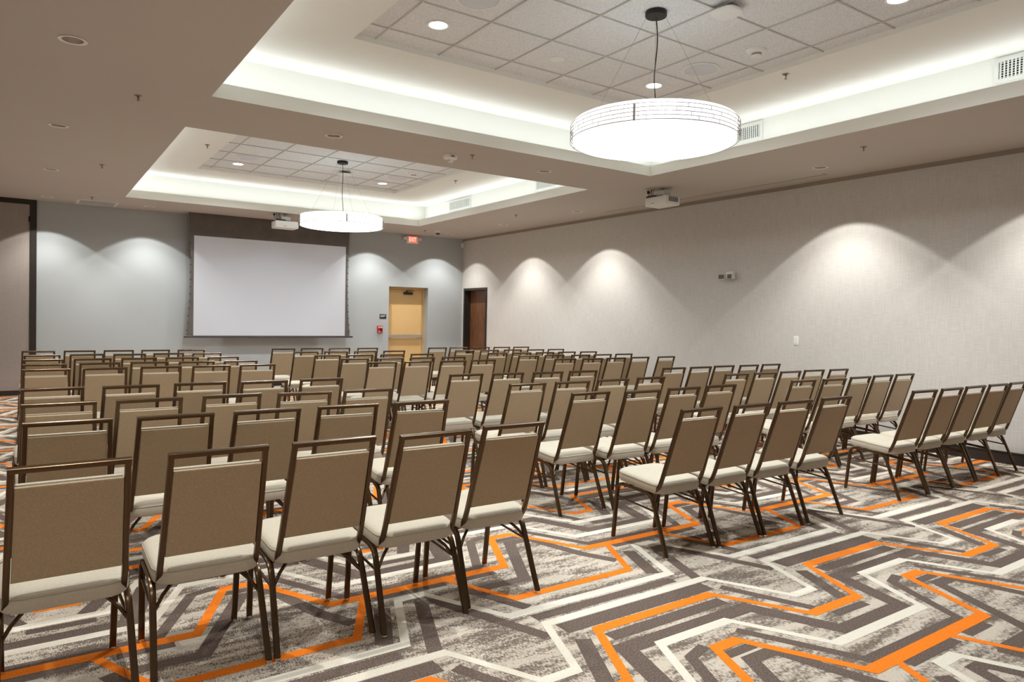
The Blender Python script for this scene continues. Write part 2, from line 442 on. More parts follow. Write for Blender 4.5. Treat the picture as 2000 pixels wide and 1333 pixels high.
for k, (y0, y1) in enumerate(TRAYS):
    cy = (y0+y1)/2; ty0, ty1 = (2.105, 5.672) if k == 0 else (8.62, 12.222)
    bm = new()   # walls of the cavity, then the flat ring with the recess for the tiles
    X0, X1, Y0, Y1 = T_X0-CO, T_X1+CO, y0-CO, y1+CO
    t_ = .03
    box(bm, X0-t_, X0, Y0-t_, Y1+t_, LIP, TRAY+t_); box(bm, X1, X1+t_, Y0-t_, Y1+t_, LIP, TRAY+t_)
    box(bm, X0, X1, Y0-t_, Y0, LIP, TRAY+t_); box(bm, X0, X1, Y1, Y1+t_, LIP, TRAY+t_)
    box(bm, X0, TX0, Y0, Y1, TRAY, TRAY+.06); box(bm, TX1, X1, Y0, Y1, TRAY, TRAY+.06)
    box(bm, TX0, TX1, Y0, ty0, TRAY, TRAY+.06); box(bm, TX0, TX1, ty1, Y1, TRAY, TRAY+.06)
    tag(obj('coffer', bm, M['coffer'], ceil), 'white coffer with a hidden cove light')
    bm = new(); box(bm, TX0-.01, TX1+.01, ty0-.01, ty1+.01, TILE+.006, TILE+.025)
    tag(obj('acoustic_tiles', bm, M['tile'], ceil), 'speckled grey acoustic tiles')
    bm = new(); gx0 = 2.4289; gy0 = 5.403 if k == 0 else 12.095
    for i in range(6): box(bm, gx0+i*.6096-.006, gx0+i*.6096+.006, ty0, ty1, TILE-.004, TILE+.006)
    for j in range(6):
        yy = gy0-j*.6096
        if yy > ty0: box(bm, TX0, TX1, yy-.006, yy+.006, TILE-.0035, TILE+.006)
    tag(obj('tile_grid', bm, M['tbar'], ceil), 'thin white tile grid')
# hidden cove lamps on the ledges (area lamps facing up)
def area(name, loc, sx, sy, power, rot=(math.pi, 0, 0), col=WHITE_L):
    l = bpy.data.lights.new(name, 'AREA'); l.shape = 'RECTANGLE'; l.size = sx; l.size_y = sy; l.energy = power; l.color = col
    o = link(bpy.data.objects.new(name, l)); o.location = loc; o.rotation_euler = rot; return o
for (y0, y1) in TRAYS:
    cx, cy = (T_X0+T_X1)/2, (y0+y1)/2; d = .07; L_ = 5.3+.1
    for lx, ly, sx, sy in ((cx, y0-d, L_, .03), (cx, y1+d, L_, .03), (T_X0-d, cy, .03, L_), (T_X1+d, cy, .03, L_)):
        area('cove_lamp', (lx, ly, LIP+.004), sx, sy, P_COVE)

# ------------------------------------------------------------------ doors
# door_1: tan exit door recessed in the back wall
yd = YW+.19
d1 = empty('door_1', ((D1X0+D1X1)/2, yd, 0)); tag(d1, 'tan metal exit door with push bar in the back wall', kind='structure')
def rel(o, x=0, y=0, z=0): return -o.location.x+x, -o.location.y+y
ox, oy = d1.location.x, d1.location.y
bm = new(); box(bm, D1X0-ox, D1X0+.045-ox, -.01, .04, 0, D1Z); box(bm, D1X1-.05-ox, D1X1-ox, -.01, .04, 0, D1Z); box(bm, D1X0+.045-ox, D1X1-.05-ox, -.01, .04, D1Z-.05, D1Z)
obj('door_frame', bm, M['tan'], d1)
bm = new(); box(bm, D1X0+.048-ox, D1X1-.053-ox, .008, .052, .008, D1Z-.053, bevel=.002); leaf = obj('door_leaf', bm, M['tan'], d1)
bm = new(); box(bm, D1X0+.05-ox, D1X1-.07-ox, -.055, -.02, .975, 1.035, bevel=.006); box(bm, D1X0+.06-ox, D1X0+.14-ox, -.02, .008, .97, 1.04); box(bm, D1X1-.16-ox, D1X1-.08-ox, -.02, .008, .97, 1.04)
obj('push_bar', bm, M['steel'], d1)
bm = new(); box(bm, 7.06-ox, 7.28-ox, -.045, .008, 1.955, 2.005, bevel=.004); box(bm, 7.13-ox, 7.15-ox, -.03, .0, 2.005, 2.045); box(bm, 7.13-ox, 7.32-ox, -.025, -.015, 2.035, 2.047)
obj('door_closer', bm, M['black'], d1)
# door_2: walnut door in the right wall
xd = XW+.14
d2 = empty('door_2', (xd, (D2Y0+D2Y1)/2, 0)); tag(d2, 'walnut door in a black frame at far end of right wall', kind='structure')
oy = d2.location.y
bm = new()
for a, b, z0, z1 in ((D2Y0, D2Y0+.05, 0, D2Z), (D2Y1-.05, D2Y1, 0, D2Z), (D2Y0+.05, D2Y1-.05, D2Z-.05, D2Z)):
    box(bm, -.153, .06, a-oy, b-oy, z0, z1)
for a, b, z0, z1 in ((D2Y0-.0, D2Y0+.055, 0, D2Z), (D2Y1-.055, D2Y1, 0, D2Z), (D2Y0+.055, D2Y1-.055, D2Z-.055, D2Z)):
    box(bm, -.158, -.141, a-oy, b-oy, z0, z1)
obj('door_frame', bm, M['black_frame'], d2)
bm = new(); box(bm, .005, .05, D2Y0+.052-oy, D2Y1-.052-oy, .01, D2Z-.052, bevel=.002); obj('door_leaf', bm, M['wood'], d2)
# door_3: tall panel closing the pocket of the movable partition, left of the back wall
d3 = empty('door_3', (-.6, YW, 0)); tag(d3, 'tall taupe partition panel in a black frame, far left', kind='structure')
bm = new(); box(bm, .628, .725, -.035, -.001, 0, H); box(bm, -.699, .628, -.035, -.001, 3.222, H)
obj('door_frame', bm, M['black_frame'], d3)
bm = new(); box(bm, -.699, .627, -.022, -.001, .0, 3.221); obj('panel', bm, M['panelfab'], d3)
bm = new(); box(bm, -.699, .627, -.030, -.022, .0, .085); obj('kick_rail', bm, M['base'], d3)
bm = new(); box(bm, .61, .634, -.040, -.022, 2.93, 3.02, bevel=.003); tube(bm, [(.622, -.042, 2.925), (.622, -.042, 3.025)], .006); obj('hinge', bm, M['black'], d3)

# ------------------------------------------------------------------ projection screen
sc = empty('projection_screen', (4.02, 14.20, 0)); tag(sc, 'white motorised projection screen with black border on the back wall', 'projection screen')
ox = 4.02
LZ, TZ = 1.022, 2.885
bm = new(); n = 8
def sheet(bm, rows, y0, y1):
    """rows of (z, xl, xr): a thin cloth"""
    F, B = [], []
    for z, a, b in rows:
        F.append((bm.verts.new((a-ox, y0, z)), bm.verts.new((b-ox, y0, z)))); B.append((bm.verts.new((a-ox, y1, z)), bm.verts.new((b-ox, y1, z))))
    for (a, b), (c, d) in zip(F[:-1], F[1:]): bm.faces.new((a, b, d, c))
    for (a, b), (c, d) in zip(B[:-1], B[1:]): bm.faces.new((b, a, c, d))
    for i in range(len(F)-1):
        bm.faces.new((F[i][0], F[i+1][0], B[i+1][0], B[i][0])); bm.faces.new((F[i][1], B[i][1], B[i+1][1], F[i+1][1]))
    bm.faces.new((F[0][0], B[0][0], B[0][1], F[0][1])); bm.faces.new((F[-1][0], F[-1][1], B[-1][1], B[-1][0]))
rows = []
for i in range(15):
    t = i/14; z = LZ-.005 + t*(H+.06-LZ)
    bulge = .062*(2*t-1)**2 if t < .5 else .05*(2*t-1)**2
    rows.append((z, 2.492-bulge, 5.538+bulge))
sheet(bm, rows, 0, .0012)
obj('black_masking', bm, plain('screen_black_masking', srgb(96, 89, 85), .6, var=.16, scale=4), sc)  # uneven tone stands in for the shading of cloth folds
bm = new(); sheet(bm, [(LZ, 2.549, 5.492), (TZ, 2.549, 5.492)], -.0025, -.0004)
obj('white_surface', bm, plain('screen_white', srgb(206, 209, 217), .9, var=.004, scale=1, spec=.1), sc)
bm = new(); box(bm, 2.388-ox, 5.664-ox, -.022, .022, .982, 1.018, bevel=.006); obj('weight_bar', bm, plain('weight_bar_metal', srgb(86, 82, 84), .4, metal=.5), sc)
bm = new()
for i in range(13):
    z = 1.12+i*.135; t = (z-LZ)/(H+.06-LZ); b_ = .062*(2*t-1)**2 if t < .5 else .05*(2*t-1)**2
    for s_, x in ((-1, 2.492-b_), (1, 5.538+b_)):
        box(bm, x-ox-.009, x-ox+.009, -.003, .004, z-.009, z+.009)
tube(bm, [(2.492-.062*(2*t-1)**2-ox-.014, .0, LZ+t*(H-LZ)) for t in [i/14 for i in range(15)]], .002, 6)
tube(bm, [(5.538+.062*(2*t-1)**2-ox+.014, .0, LZ+t*(H-LZ)) for t in [i/14 for i in range(15)]], .002, 6)
obj('tension_tabs', bm, M['black'], sc)

# ------------------------------------------------------------------ ceiling fixtures
def spot(loc, power, ang, blend, col=WHITE_L, rad=.035):
    l = bpy.data.lights.new('lamp', 'SPOT'); l.energy = power; l.spot_size = math.radians(ang); l.spot_blend = blend; l.color = col
    l.shadow_soft_size = rad
    o = link(bpy.data.objects.new('downlight_lamp', l)); o.location = loc; return o
def make_downlight():
    t = empty('recessed_downlight')
    bm = new(); lathe(bm, [(.068, .004), (.084, .0), (.090, -.002), (.090, -.006), (.080, -.009), (.066, -.004), (.066, .004)], seg=36)
    obj('trim_ring', bm, M['white'], t, True)
    bm = new(); lathe(bm, [(.066, -.004), (.064, .03), (.055, .065), (.040, .09)], seg=36)
    obj('reflector', bm, M['cup'], t, True)
    bm = new(); lathe(bm, [(.0, .088), (.040, .0885), (.040, .094), (0, .094)], seg=24)
    obj('lens', bm, M['lampdim'], t)
    return t
dl0 = make_downlight(); index_kids()
DLAB = {0: 'chrome-lined recessed downlight in left soffit, nearest the camera of that line',
 1: 'recessed downlight in left soffit, second from the camera', 2: 'recessed downlight in left soffit, third from the camera',
 3: 'recessed downlight above the black-framed partition panel', 4: 'recessed downlight between the ceiling grille and the projection screen',
 5: 'recessed downlight in right soffit at near end of the ceiling slot', 6: 'recessed downlight in right soffit at far end of the ceiling slot',
 7: 'recessed downlight in right soffit, second from the far corner', 8: 'recessed downlight in the far right corner beside the dome camera',
 9: 'round white-rimmed downlight in the beam between coffers, left one', 10: 'round downlight in the beam between coffers, right one above far coffer corner'}
for i, (x, y) in enumerate(DOWN+DOWN_HID):
    o = dl0 if i == 0 else copy_tree(dl0)
    o.location = (x, y, H)
    tag(o, DLAB.get(i, ['recessed downlight in left soffit beside the camera', 'recessed downlight in left soffit behind the camera', 'recessed downlight behind the far drum pendant', 'recessed downlight in right soffit outside the picture'][max(0, i-11)]), 'downlight', 'recessed soffit downlights')
    on = i not in (9, 10)
    if on:
        k_ = .7 if y > 13 else 1.0
        spot((x, y, H+.016), P_WASH*.40*k_, 101, .10, (.99, .98, .94), .02); spot((x, y, H+.014), P_WASH*.8*k_, 94, .62, (.99, .98, .94), .02)

def make_tray_light():
    t = empty('lit_downlight')
    bm = new(); lathe(bm, [(.072, .002), (.092, -.001), (.096, -.004), (.090, -.009), (.074, -.006), (.072, .0)], seg=36); obj('trim_ring', bm, M['white'], t, True)
    bm = new(); lathe(bm, [(0, -.003), (.073, -.003), (.073, .004), (0, .004)], seg=32); obj('lens', bm, M['lamp'], t)
    return t
tl0 = make_tray_light(); index_kids()
TRL = [(2.728, 5.104, 'glowing round downlight in near tile field, upper left by the coffer corner'), (5.163, 5.088, 'glowing round downlight in near tile field, above the near drum pendant'),
       (5.186, 2.689, 'glowing round downlight in near tile field, cut by the top edge of the photo'), (2.72, 11.65, 'glowing round downlight in far tile field, left of the far pendant'),
       (5.171, 11.665, 'glowing round downlight in far tile field, right of the far pendant'), (2.73, 2.69, 'glowing round downlight in near tile field, outside the picture'),
       (2.72, 9.24, 'glowing round downlight in far tile field, hidden behind the near beam on the left'), (5.17, 9.24, 'glowing round downlight in far tile field, hidden behind the near beam on the right')]
ZT = TILE+.006
for i, (x, y, lab) in enumerate(TRL):
    o = tl0 if i == 0 else copy_tree(tl0); o.location = (x, y, ZT); tag(o, lab, 'downlight', 'lit downlights in the tile fields')
    spot((x, y, ZT-.02), P_TRAY, 160, .85, WHITE_L, .07)

def make_speaker():
    t = empty('ceiling_speaker')
    bm = new(); lathe(bm, [(.155, .002), (.165, 0), (.172, -.004), (.168, -.012), (.156, -.010), (.155, 0)], seg=40); obj('rim', bm, M['white'], t, True)
    bm = new(); lathe(bm, [(0, -.020), (.06, -.019), (.11, -.015), (.157, -.007), (.157, .002), (0, .002)], seg=40); obj('grille', bm, M['speaker'], t, True)
    return t
sp0 = make_speaker(); index_kids()
for i, (x, y, lab) in enumerate([(2.74, 4.504, 'round ceiling speaker in near tile field at the top edge'), (5.174, 4.498, 'round ceiling speaker in near tile field beside a pendant cable'),
        (2.728, 11.06, 'round ceiling speaker in far tile field, left side'), (5.186, 11.067, 'round ceiling speaker in far tile field, right side')]):
    o = sp0 if i == 0 else copy_tree(sp0); o.location = (x, y, ZT); tag(o, lab, 'speaker', 'ceiling speakers')
t = empty('cover_plate', (3.955, 5.115, ZT)); tag(t, 'small plain white blanking disc on a near acoustic tile', 'cover plate')
bm = new(); lathe(bm, [(0, -.006), (.06, -.006), (.068, -.003), (.068, .001), (0, .001)], seg=32); obj('plate', bm, M['white'], t, True)

def make_smoke():
    t = empty('smoke_detector')
    bm = new(); lathe(bm, [(0, .002), (.085, .002), (.085, -.010), (.078, -.020), (.060, -.032), (0, -.032)], seg=36); obj('base', bm, M['white'], t, True)
    bm = new(); lathe(bm, [(.040, -.030), (.043, -.034), (.040, -.050), (.036, -.050), (.034, -.034)], seg=30); obj('sensing_chamber', bm, M['grey'], t, True)
    bm = new(); lathe(bm, [(0, -.046), (.042, -.046), (.046, -.052), (.040, -.060), (0, -.062)], seg=30); obj('cap', bm, M['white'], t, True)
    return t
sm0 = make_smoke(); index_kids()
for i, (x, y, lab) in enumerate([(5.194, 3.901, 'white smoke detector on the near tile field, right of the pendant'), (5.206, 10.509, 'white smoke detector on the far tile field')]):
    o = sm0 if i == 0 else copy_tree(sm0); o.location = (x, y, ZT); tag(o, lab, 'smoke detector', 'smoke detectors on tiles')
# fire strobe on the beam
fs = empty('fire_alarm_strobe', (4.017, 7.17, H)); tag(fs, 'white ceiling fire alarm strobe marked FIRE, on the beam between coffers', 'fire alarm')
bm = new(); lathe(bm, [(0, .001), (.088, .001), (.088, -.012), (.080, -.034), (.058, -.046), (.030, -.05), (0, -.05)], seg=40); obj('housing', bm, M['white'], fs, True)
bm = new(); lathe(bm, [(.034, -.046), (.037, -.052), (.034, -.078), (.020, -.084), (0, -.085)], seg=30); obj('strobe_lens', bm, plain('strobe_lens', srgb(230, 230, 232), .1, spec=.8), fs, True)
dirc = Vector((-4.017, -7.17, 0)).normalized(); a_ = math.atan2(dirc.y, dirc.x)
# lettering on the flank that faces the room's near end
ta = a_+.35
text_mesh('FIRE', .026, plain('red_lettering', srgb(110, 44, 38), .5), 'lettering', fs, (.0868*math.cos(ta), .0868*math.sin(ta), -.0235), (math.radians(110), 0, ta+math.pi/2), .0012)

def make_sprinkler():
    t = empty('sprinkler_head')
    bm = new(); lathe(bm, [(.012, .0), (.032, 0), (.034, -.003), (.030, -.006), (.014, -.010), (.012, -.004)], seg=28); obj('escutcheon', bm, M['brass'], t, True)
    bm = new(); lathe(bm, [(0, 0), (.010, 0), (.010, -.018), (0, -.018)], seg=14)
    for s_ in (-1, 1): tube(bm, [(s_*.010, 0, -.014), (s_*.013, 0, -.028), (s_*.004, 0, -.046)], .0025, 6)
    tube(bm, [(0, 0, -.016), (0, 0, -.046)], .003, 8)
    obj('frame_arms', bm, M['brass'], t, True)
    bm = new(); lathe(bm, [(0, -.044), (.014, -.044), (.014, -.047), (0, -.047)], seg=20); obj('deflector', bm, M['brass'], t)
    return t
sk0 = make_sprinkler(); index_kids()
SPR = [(.782, 6.913, H, 'sprinkler head on left soffit, nearest the camera'), (.774, 10.417, H, 'sprinkler head on left soffit beside the far coffer'),
       (.863, 13.424, H, 'sprinkler head just in front of the flush ceiling grille'), (4.20, 6.984, H, 'dark sprinkler head beside the fire alarm strobe'),
       (7.226, 4.068, H, 'sprinkler head on right soffit, nearest the camera'), (7.212, 10.441, H, 'sprinkler head on right soffit beside the far coffer'),
       (7.02, 13.58, H, 'sprinkler head next to the dome camera'), (2.027, 10.421, TRAY, 'sprinkler head on left side of the far coffer'),
       (5.94, 10.408, TRAY, 'sprinkler head on right side of the far coffer'), (5.80, 4.028, TRAY, 'sprinkler head on right side of the near coffer')]
for i, (x, y, z, lab) in enumerate(SPR):
    o = sk0 if i == 0 else copy_tree(sk0); o.location = (x, y, z); o.rotation_euler = (0, 0, .9); tag(o, lab, 'sprinkler', 'ceiling sprinkler heads')
# dome camera
dc = empty('dome_camera', (7.258, 13.45, H)); tag(dc, 'small white dome security camera with dark lens near exit sign', 'security camera')
bm = new(); lathe(bm, [(0, .001), (.062, .001), (.062, -.02), (.055, -.045), (.045, -.05), (0, -.05)], seg=32); obj('housing', bm, M['white'], dc, True)
bm = new(); lathe(bm, [(.046, -.046), (.044, -.066), (.030, -.084), (0, -.092)], seg=28); obj('dark_dome', bm, plain('dark_dome', srgb(30, 26, 30), .1, spec=.8), dc, True)
# wireless access points
def make_ap():
    t = empty('wireless_access_point')
    bm = new(); s_ = .105
    vs = []
    N = 40
    def ring(r, z): return [bm.verts.new(((abs(math.cos(a))**.62)*math.copysign(r, math.cos(a)), (abs(math.sin(a))**.62)*math.copysign(r, math.sin(a)), z)) for a in [2*math.pi*k/N for k in range(N)]]
    rs = [ring(.085, -.028), ring(.105, -.034), ring(.108, -.044), ring(.098, -.054), ring(.05, -.058)]
    for a, b in zip(rs[:-1], rs[1:]):
        for k in range(N): bm.faces.new((a[k], a[(k+1) % N], b[(k+1) % N], b[k]))
    bm.faces.new(rs[0]); bm.faces.new(rs[-1][::-1])
    obj('body', bm, M['white'], t, True)
    bm = new(); box(bm, -.06, .06, -.06, .06, -.028, -.012); box(bm, -.03, .03, -.03, .03, -.012, .0); tube(bm, [(.03, .05, -.002), (.06, .07, -.012), (.05, .05, -.026)], .006, 8); tube(bm, [(.0, .06, -.002), (.02, .085, -.012), (.03, .05, -.026)], .006, 8)
    obj('bracket', bm, M['black'], t)
    return t
ap0 = make_ap(); index_kids()
for i, (x, y, lab) in enumerate([(4.30, 3.50, 'white square wireless access point beside the near pendant canopy'), (4.271, 11.121, 'white wireless access point beyond the far pendant canopy')]):
    o = ap0 if i == 0 else copy_tree(ap0); o.location = (x, y, ZT-.008); o.rotation_euler = (0, 0, .1); tag(o, lab, 'access point', 'wireless access points')
# slot in the right soffit for the second screen; a dark strip paints its inner shade
bm = new(); box(bm, -.019, -.0115, -2.055, 2.06, -.002, .004); box(bm, -.07, .010, -2.075, -2.056, -.002, .004); box(bm, -.0105, .0105, -2.052, 2.058, .02, .03, mi=1); t = obj('screen_slot', bm, [M['edge'], M['hole_shade']], ceil); t.location = (8.201, 7.15, H); tag(t, 'thin dark slot for a second screen')

# ------------------------------------------------------------------ air grilles
def wall_grille(cy_, lab, first=None):
    t = empty('air_grille', (T_X1+CO, cy_, 3.625))
    w2, h2 = .38, .072
    bm = new()
    for a, b, c, d in ((-w2-.035, w2+.035, h2, h2+.035), (-w2-.035, w2+.035, -h2-.035, -h2), (-w2-.035, -w2, -h2, h2), (w2, w2+.035, -h2, h2)):
        box(bm, -.014, .0, a, b, c, d)
    obj('frame', bm, M['offwhite'], t)
    bm = new(); box(bm, -.0015, .0, -w2, w2, -h2, h2); obj('duct_shade_sheet', bm, M['hole_shade'], t)  # dark sheet on the wall, the duct's shade put into its colour
    bm = new()
    for k in range(27): y = -w2+2*w2*(k+.5)/27; box(bm, -.013, -.006, y-.006, y+.006, -h2, h2)
    for k in range(7): z = -h2+2*h2*(k+.5)/7; box(bm, -.006, -.002, -w2, w2, z-.003, z+.003)
    obj('louvres', bm, M['offwhite'], t)
    tag(t, lab, 'air grille', 'white wall grilles inside the coffers')
    return t
for cy_, lab in ((2.30, 'white air grille in near coffer wall, cut by the right edge of the photo'), (5.45, 'white air grille in near coffer wall, half hidden behind the drum pendant'),
                 (11.82, 'white air grille in the right wall of the far coffer'), (8.95, 'white air grille in far coffer wall, just under the beam edge')):
    wall_grille(cy_, lab)
t = empty('ceiling_grille', (.98, 14.08, H)); tag(t, 'flush square white ceiling grille left of the screen', 'air grille')
bm = new()
for a, b, c, d in ((-.305, .305, .25, .295), (-.305, .305, -.295, -.25), (-.305, -.26, -.25, .25), (.26, .305, -.25, .25)): box(bm, a, b, c, d, -.008, .0)
obj('frame', bm, M['offwhite'], t)
bm = new()
for k in range(26): y = -.25+.5*(k+.5)/26; box(bm, -.26, .26, y-.007, y+.007, -.006, -.001)
obj('louvres', bm, plain('grille_grey', srgb(186, 184, 182), .5), t)

# ------------------------------------------------------------------ drum pendants
def make_pendant():
    t = empty('drum_pendant')
    Zb, Zt, Rm, Ri = 2.785, 2.942, .636, .612
    C0 = TILE
    bm = new(); lathe(bm, [(0, Zb-C0), (Ri-.02, Zb-C0), (Ri, Zb+.006-C0), (Ri, Zb+.010-C0)], seg=96); obj('diffuser', bm, M['disc'], t, 'keep')
    bm = new(); lathe(bm, [(0, Zb+.011-C0), (Ri-.001, Zb+.011-C0), (Ri-.001, Zb+.014-C0), (0, Zb+.014-C0)], seg=96); obj('pan', bm, M['offwhite'], t)
    bm = new(); lathe(bm, [(Ri, Zb+.010-C0), (Ri, Zt-C0), (Ri-.004, Zt-C0), (Ri-.004, Zb+.012-C0)], seg=96); obj('shade', bm, M['drumside'], t, True)
    bm = new(); z0, z1 = 2.799-C0, 2.911-C0; rows = [z0+(z1-z0)*k/4 for k in range(5)]
    for k, z in enumerate(rows):
        hw = .0020 if k else .0028
        lathe(bm, [(Rm-.0012, z-hw), (Rm+.0012, z-hw), (Rm+.0012, z+hw), (Rm-.0012, z+hw)], seg=96, closed=True)
    for k, off in enumerate((.45, .13, .55, 0)):
        for j in range(22):
            a = 2*math.pi*(j+off)/22; ca, sa = math.cos(a), math.sin(a)
            p = Vector((Rm*ca, Rm*sa, 0)); sweep(bm, [p+Vector((0, 0, rows[k])), p+Vector((0, 0, rows[k+1]))], .0035, .0024, lateral=(-sa, ca, 0))
    obj('brick_mesh', bm, M['mesh'], t)
    bm = new()
    for k in range(4):
        a = -2.365-.21+k*math.pi/2; ca, sa = math.cos(a), math.sin(a); p = Vector((Rm*ca, Rm*sa, 0))
        sweep(bm, [p+Vector((0, 0, z0-.004)), p+Vector((0, 0, z1+.002))], .016, .004, lateral=(-sa, ca, 0))
        tube(bm, [p*.955+Vector((0, 0, z1-.01)), p+Vector((0, 0, z1-.01))], .003, 6)
    obj('strap', bm, M['mesh'], t)
    bm = new(); lathe(bm, [(0, .0), (.078, .0), (.082, -.004), (.082, -.036), (.078, -.040), (0, -.040)], seg=40); obj('canopy', bm, M['black'], t, True)
    bm = new(); pts = []
    for k in range(25):
        s_ = k/24; pts.append((.0+.022*math.sin(s_*7.5)*(1-s_*.2)+.012*s_, .018*math.sin(s_*5+1)*s_, -.04+(Zt-C0+.04-.02)*s_))
    tube(bm, pts, .0045, 8); obj('power_cord', bm, M['cord'], t)
    for k in range(4):
        a = -2.365+k*math.pi/2
        bm = new(); tube(bm, [(.07*math.cos(a), .07*math.sin(a), -.038), (.50*math.cos(a), .50*math.sin(a), Zt-C0-.01)], .0011, 6); obj('suspension_cable', bm, M['cable'], t)
    bm = new()
    for k in range(2):
        a = -2.365+k*math.pi/2
        sweep(bm, [(-.606*math.cos(a), -.606*math.sin(a), Zt-C0-.012), (.606*math.cos(a), .606*math.sin(a), Zt-C0-.012)], .012, .004, lateral=(-math.sin(a), math.cos(a), 0))
    obj('spider_bar', bm, M['offwhite'], t)
    return t
pd0 = make_pendant(); index_kids()
for i, (x, y, rz, lab) in enumerate([(3.95, 3.885, 0.0, 'large glowing drum pendant with brick-pattern mesh under the near coffer'), (3.96, 10.42, .75, 'glowing drum pendant with brick-pattern mesh in front of the screen')]):
    o = pd0 if i == 0 else copy_tree(pd0); o.location = (x, y, ZT); o.rotation_euler = (0, 0, rz); tag(o, lab, 'pendant light', 'drum pendants')

# ------------------------------------------------------------------ projectors
def make_projector(name, loc, rz, w, l, hgt, top, lab):
    t = empty(name, loc, rz); tag(t, lab, 'projector', 'ceiling projectors')
    # local +x is the throw direction; body hangs from z=-top to -top-hgt
    zt_, zb_ = -top, -top-hgt
    bm = new(); box(bm, -l/2, l/2, -w/2, w/2, zb_, zt_, bevel=.018)
    obj('body', bm, M['white'], t, True)
    bm = new()
    for k in range(9): box(bm, -l*.30+l*.66*k/9, -l*.30+l*.66*(k+.6)/9, -w/2-.0015, -w/2+.002, zb_+.045, zt_-.02)
    for k in range(3): box(bm, -l*.30, l*.34, -w/2-.0020, -w/2+.001, zb_+.05+k*.03, zb_+.054+k*.03)
    obj('vent', bm, plain('vent_grey', srgb(92, 88, 90), .5), t)
    bm = new(); lathe(bm, [(0, 0), (.035, 0), (.04, .006), (.04, .02), (.03, .022), (.028, .008), (0, .006)], seg=28)
    lens = obj('lens', bm, M['black'], t, True); lens.rotation_euler = (0, math.pi/2, 0); lens.location = (l/2-.004, w*.2, (zt_+zb_)/2)
    bm = new(); box(bm, -l/2-.002, -l/2+.002, .02, .07, zb_+.03, zb_+.036); obj('badge', bm, M['black'], t)
    bm = new(); box(bm, -.12, .12, -.09, .09, zt_+.001, zt_+.010); box(bm, -.03, .10, -.11, .11, zt_+.010, zt_+.018)
    obj('bracket', bm, M['black'], t)
    bm = new(); box(bm, -.06, .07, -.085, .085, zt_+.022, zt_+.085, bevel=.006); box(bm, -.07, .08, -.095, .095, zt_+.018, zt_+.026)
    obj('mount_box', bm, M['offwhite'], t, True)
    bm = new(); lathe(bm, [(0, 0), (.05, 0), (.05, -.006), (.018, -.010), (.018, zt_+.085), (0, zt_+.085)], seg=24); obj('mount_pole', bm, M['grey'], t, True)
    bm = new()
    for k, (a, b) in enumerate(((.14, -.14), (.11, -.15), (.17, -.12))):
        tube(bm, [(-.06+.01*k, a, -.001), (-.07, a+.01, -.05), (-.08, a-.02, zt_+.03), (-.09, a-.06, zt_+.012)], .005, 7)
    box(bm, -.075, -.045, .205, .23, -.05, -.012); tube(bm, [(-.06, .218, -.05), (-.062, .21, -.08), (-.07, .17, zt_+.03), (-.09, .12, zt_+.01)], .005, 7)
    box(bm, -l/2+.01, -l/2+.07, .03, w/2-.02, zt_-.002, zt_+.022)
    obj('cables', bm, M['cord'], t)
    return t
make_projector('ceiling_projector', (7.35, 7.03, H), 0.0, .40, .29, .125, .125, 'white projector hanging from the right soffit, aimed at the right wall')
make_projector('ceiling_projector', (3.93, 13.22, H), math.pi/2, .42, .30, .13, .14, 'white projector hanging beside the far pendant before the screen')

# ------------------------------------------------------------------ wall items
ex = empty('exit_sign', (7.155, YW, 3.185)); tag(ex, 'lit red EXIT sign with two lamp heads high on the back wall', 'exit sign')
bm = new(); box(bm, -.145, .145, -.05, -.001, -.085, .085, bevel=.012); obj('housing', bm, M['white'], ex, True)
bm = new(); box(bm, -.098, .098, -.0525, -.049, -.062, .064); obj('red_panel', bm, M['exitred'], ex)
text_mesh('EXIT', .128, M['exitpale'], 'lettering', ex, (0, -.0535, 0), (math.pi/2, 0, 0), .0008, .68)
for s_ in (-1, 1):
    bm = new(); box(bm, s_*.185-.032, s_*.185+.032, -.075, -.012, -.012, .052, bevel=.008); tube(bm, [(s_*.14, -.03, .02), (s_*.16, -.03, .02)], .01); obj('lamp_head', bm, M['offwhite'], ex, True)
pl = empty('exit_plate', (6.48, YW, 1.444)); tag(pl, 'small black tactile EXIT plate beside the tan door', 'sign')
bm = new(); box(bm, -.078, .078, -.006, -.0005, -.05, .05, bevel=.001); obj('plate', bm, M['black'], pl)
text_mesh('EXIT', .062, M['white'], 'lettering', pl, (0, -.0068, .006), (math.pi/2, 0, 0), .0005, .9)
ps = empty('fire_pull_station', (6.40, YW, 1.163)); tag(ps, 'red fire alarm pull station below the black exit plate', 'fire alarm')
bm = new(); box(bm, -.058, .058, -.05, -.0005, -.076, .076, bevel=.004); obj('housing', bm, M['red'], ps)
bm = new(); box(bm, -.045, .045, -.054, -.049, .030, .056); box(bm, -.040, -.002, -.054, -.049, -.06, -.05); obj('lettering_panel', bm, M['white'], ps)
bm = new(); box(bm, -.006, .046, -.066, -.048, -.008, .012, bevel=.003); box(bm, -.012, .046, -.058, -.048, -.03, -.012); obj('pull_handle', bm, M['black'], ps)
text_mesh('FIRE', .024, M['red'], 'lettering', ps, (0, -.0548, .043), (math.pi/2, 0, 0), .0004)
pr = empty('motion_sensor', (XW-.035, YW-.035, 3.155)); pr.rotation_euler = (0, 0, -math.pi/4); tag(pr, 'small white motion sensor in the far ceiling corner', 'motion sensor')
bm = new(); box(bm, -.03, .03, -.022, .012, -.055, .055, bevel=.008); obj('housing', bm, M['offwhite'], pr, True)
bm = new(); box(bm, -.020, .020, -.026, -.021, -.035, .005, bevel=.002); obj('lens', bm, M['speaker'], pr)
em = empty('emergency_light', (XW, 6.735, 2.125)); tag(em, 'twin-head emergency light mounted on the wallpapered wall', 'emergency light')
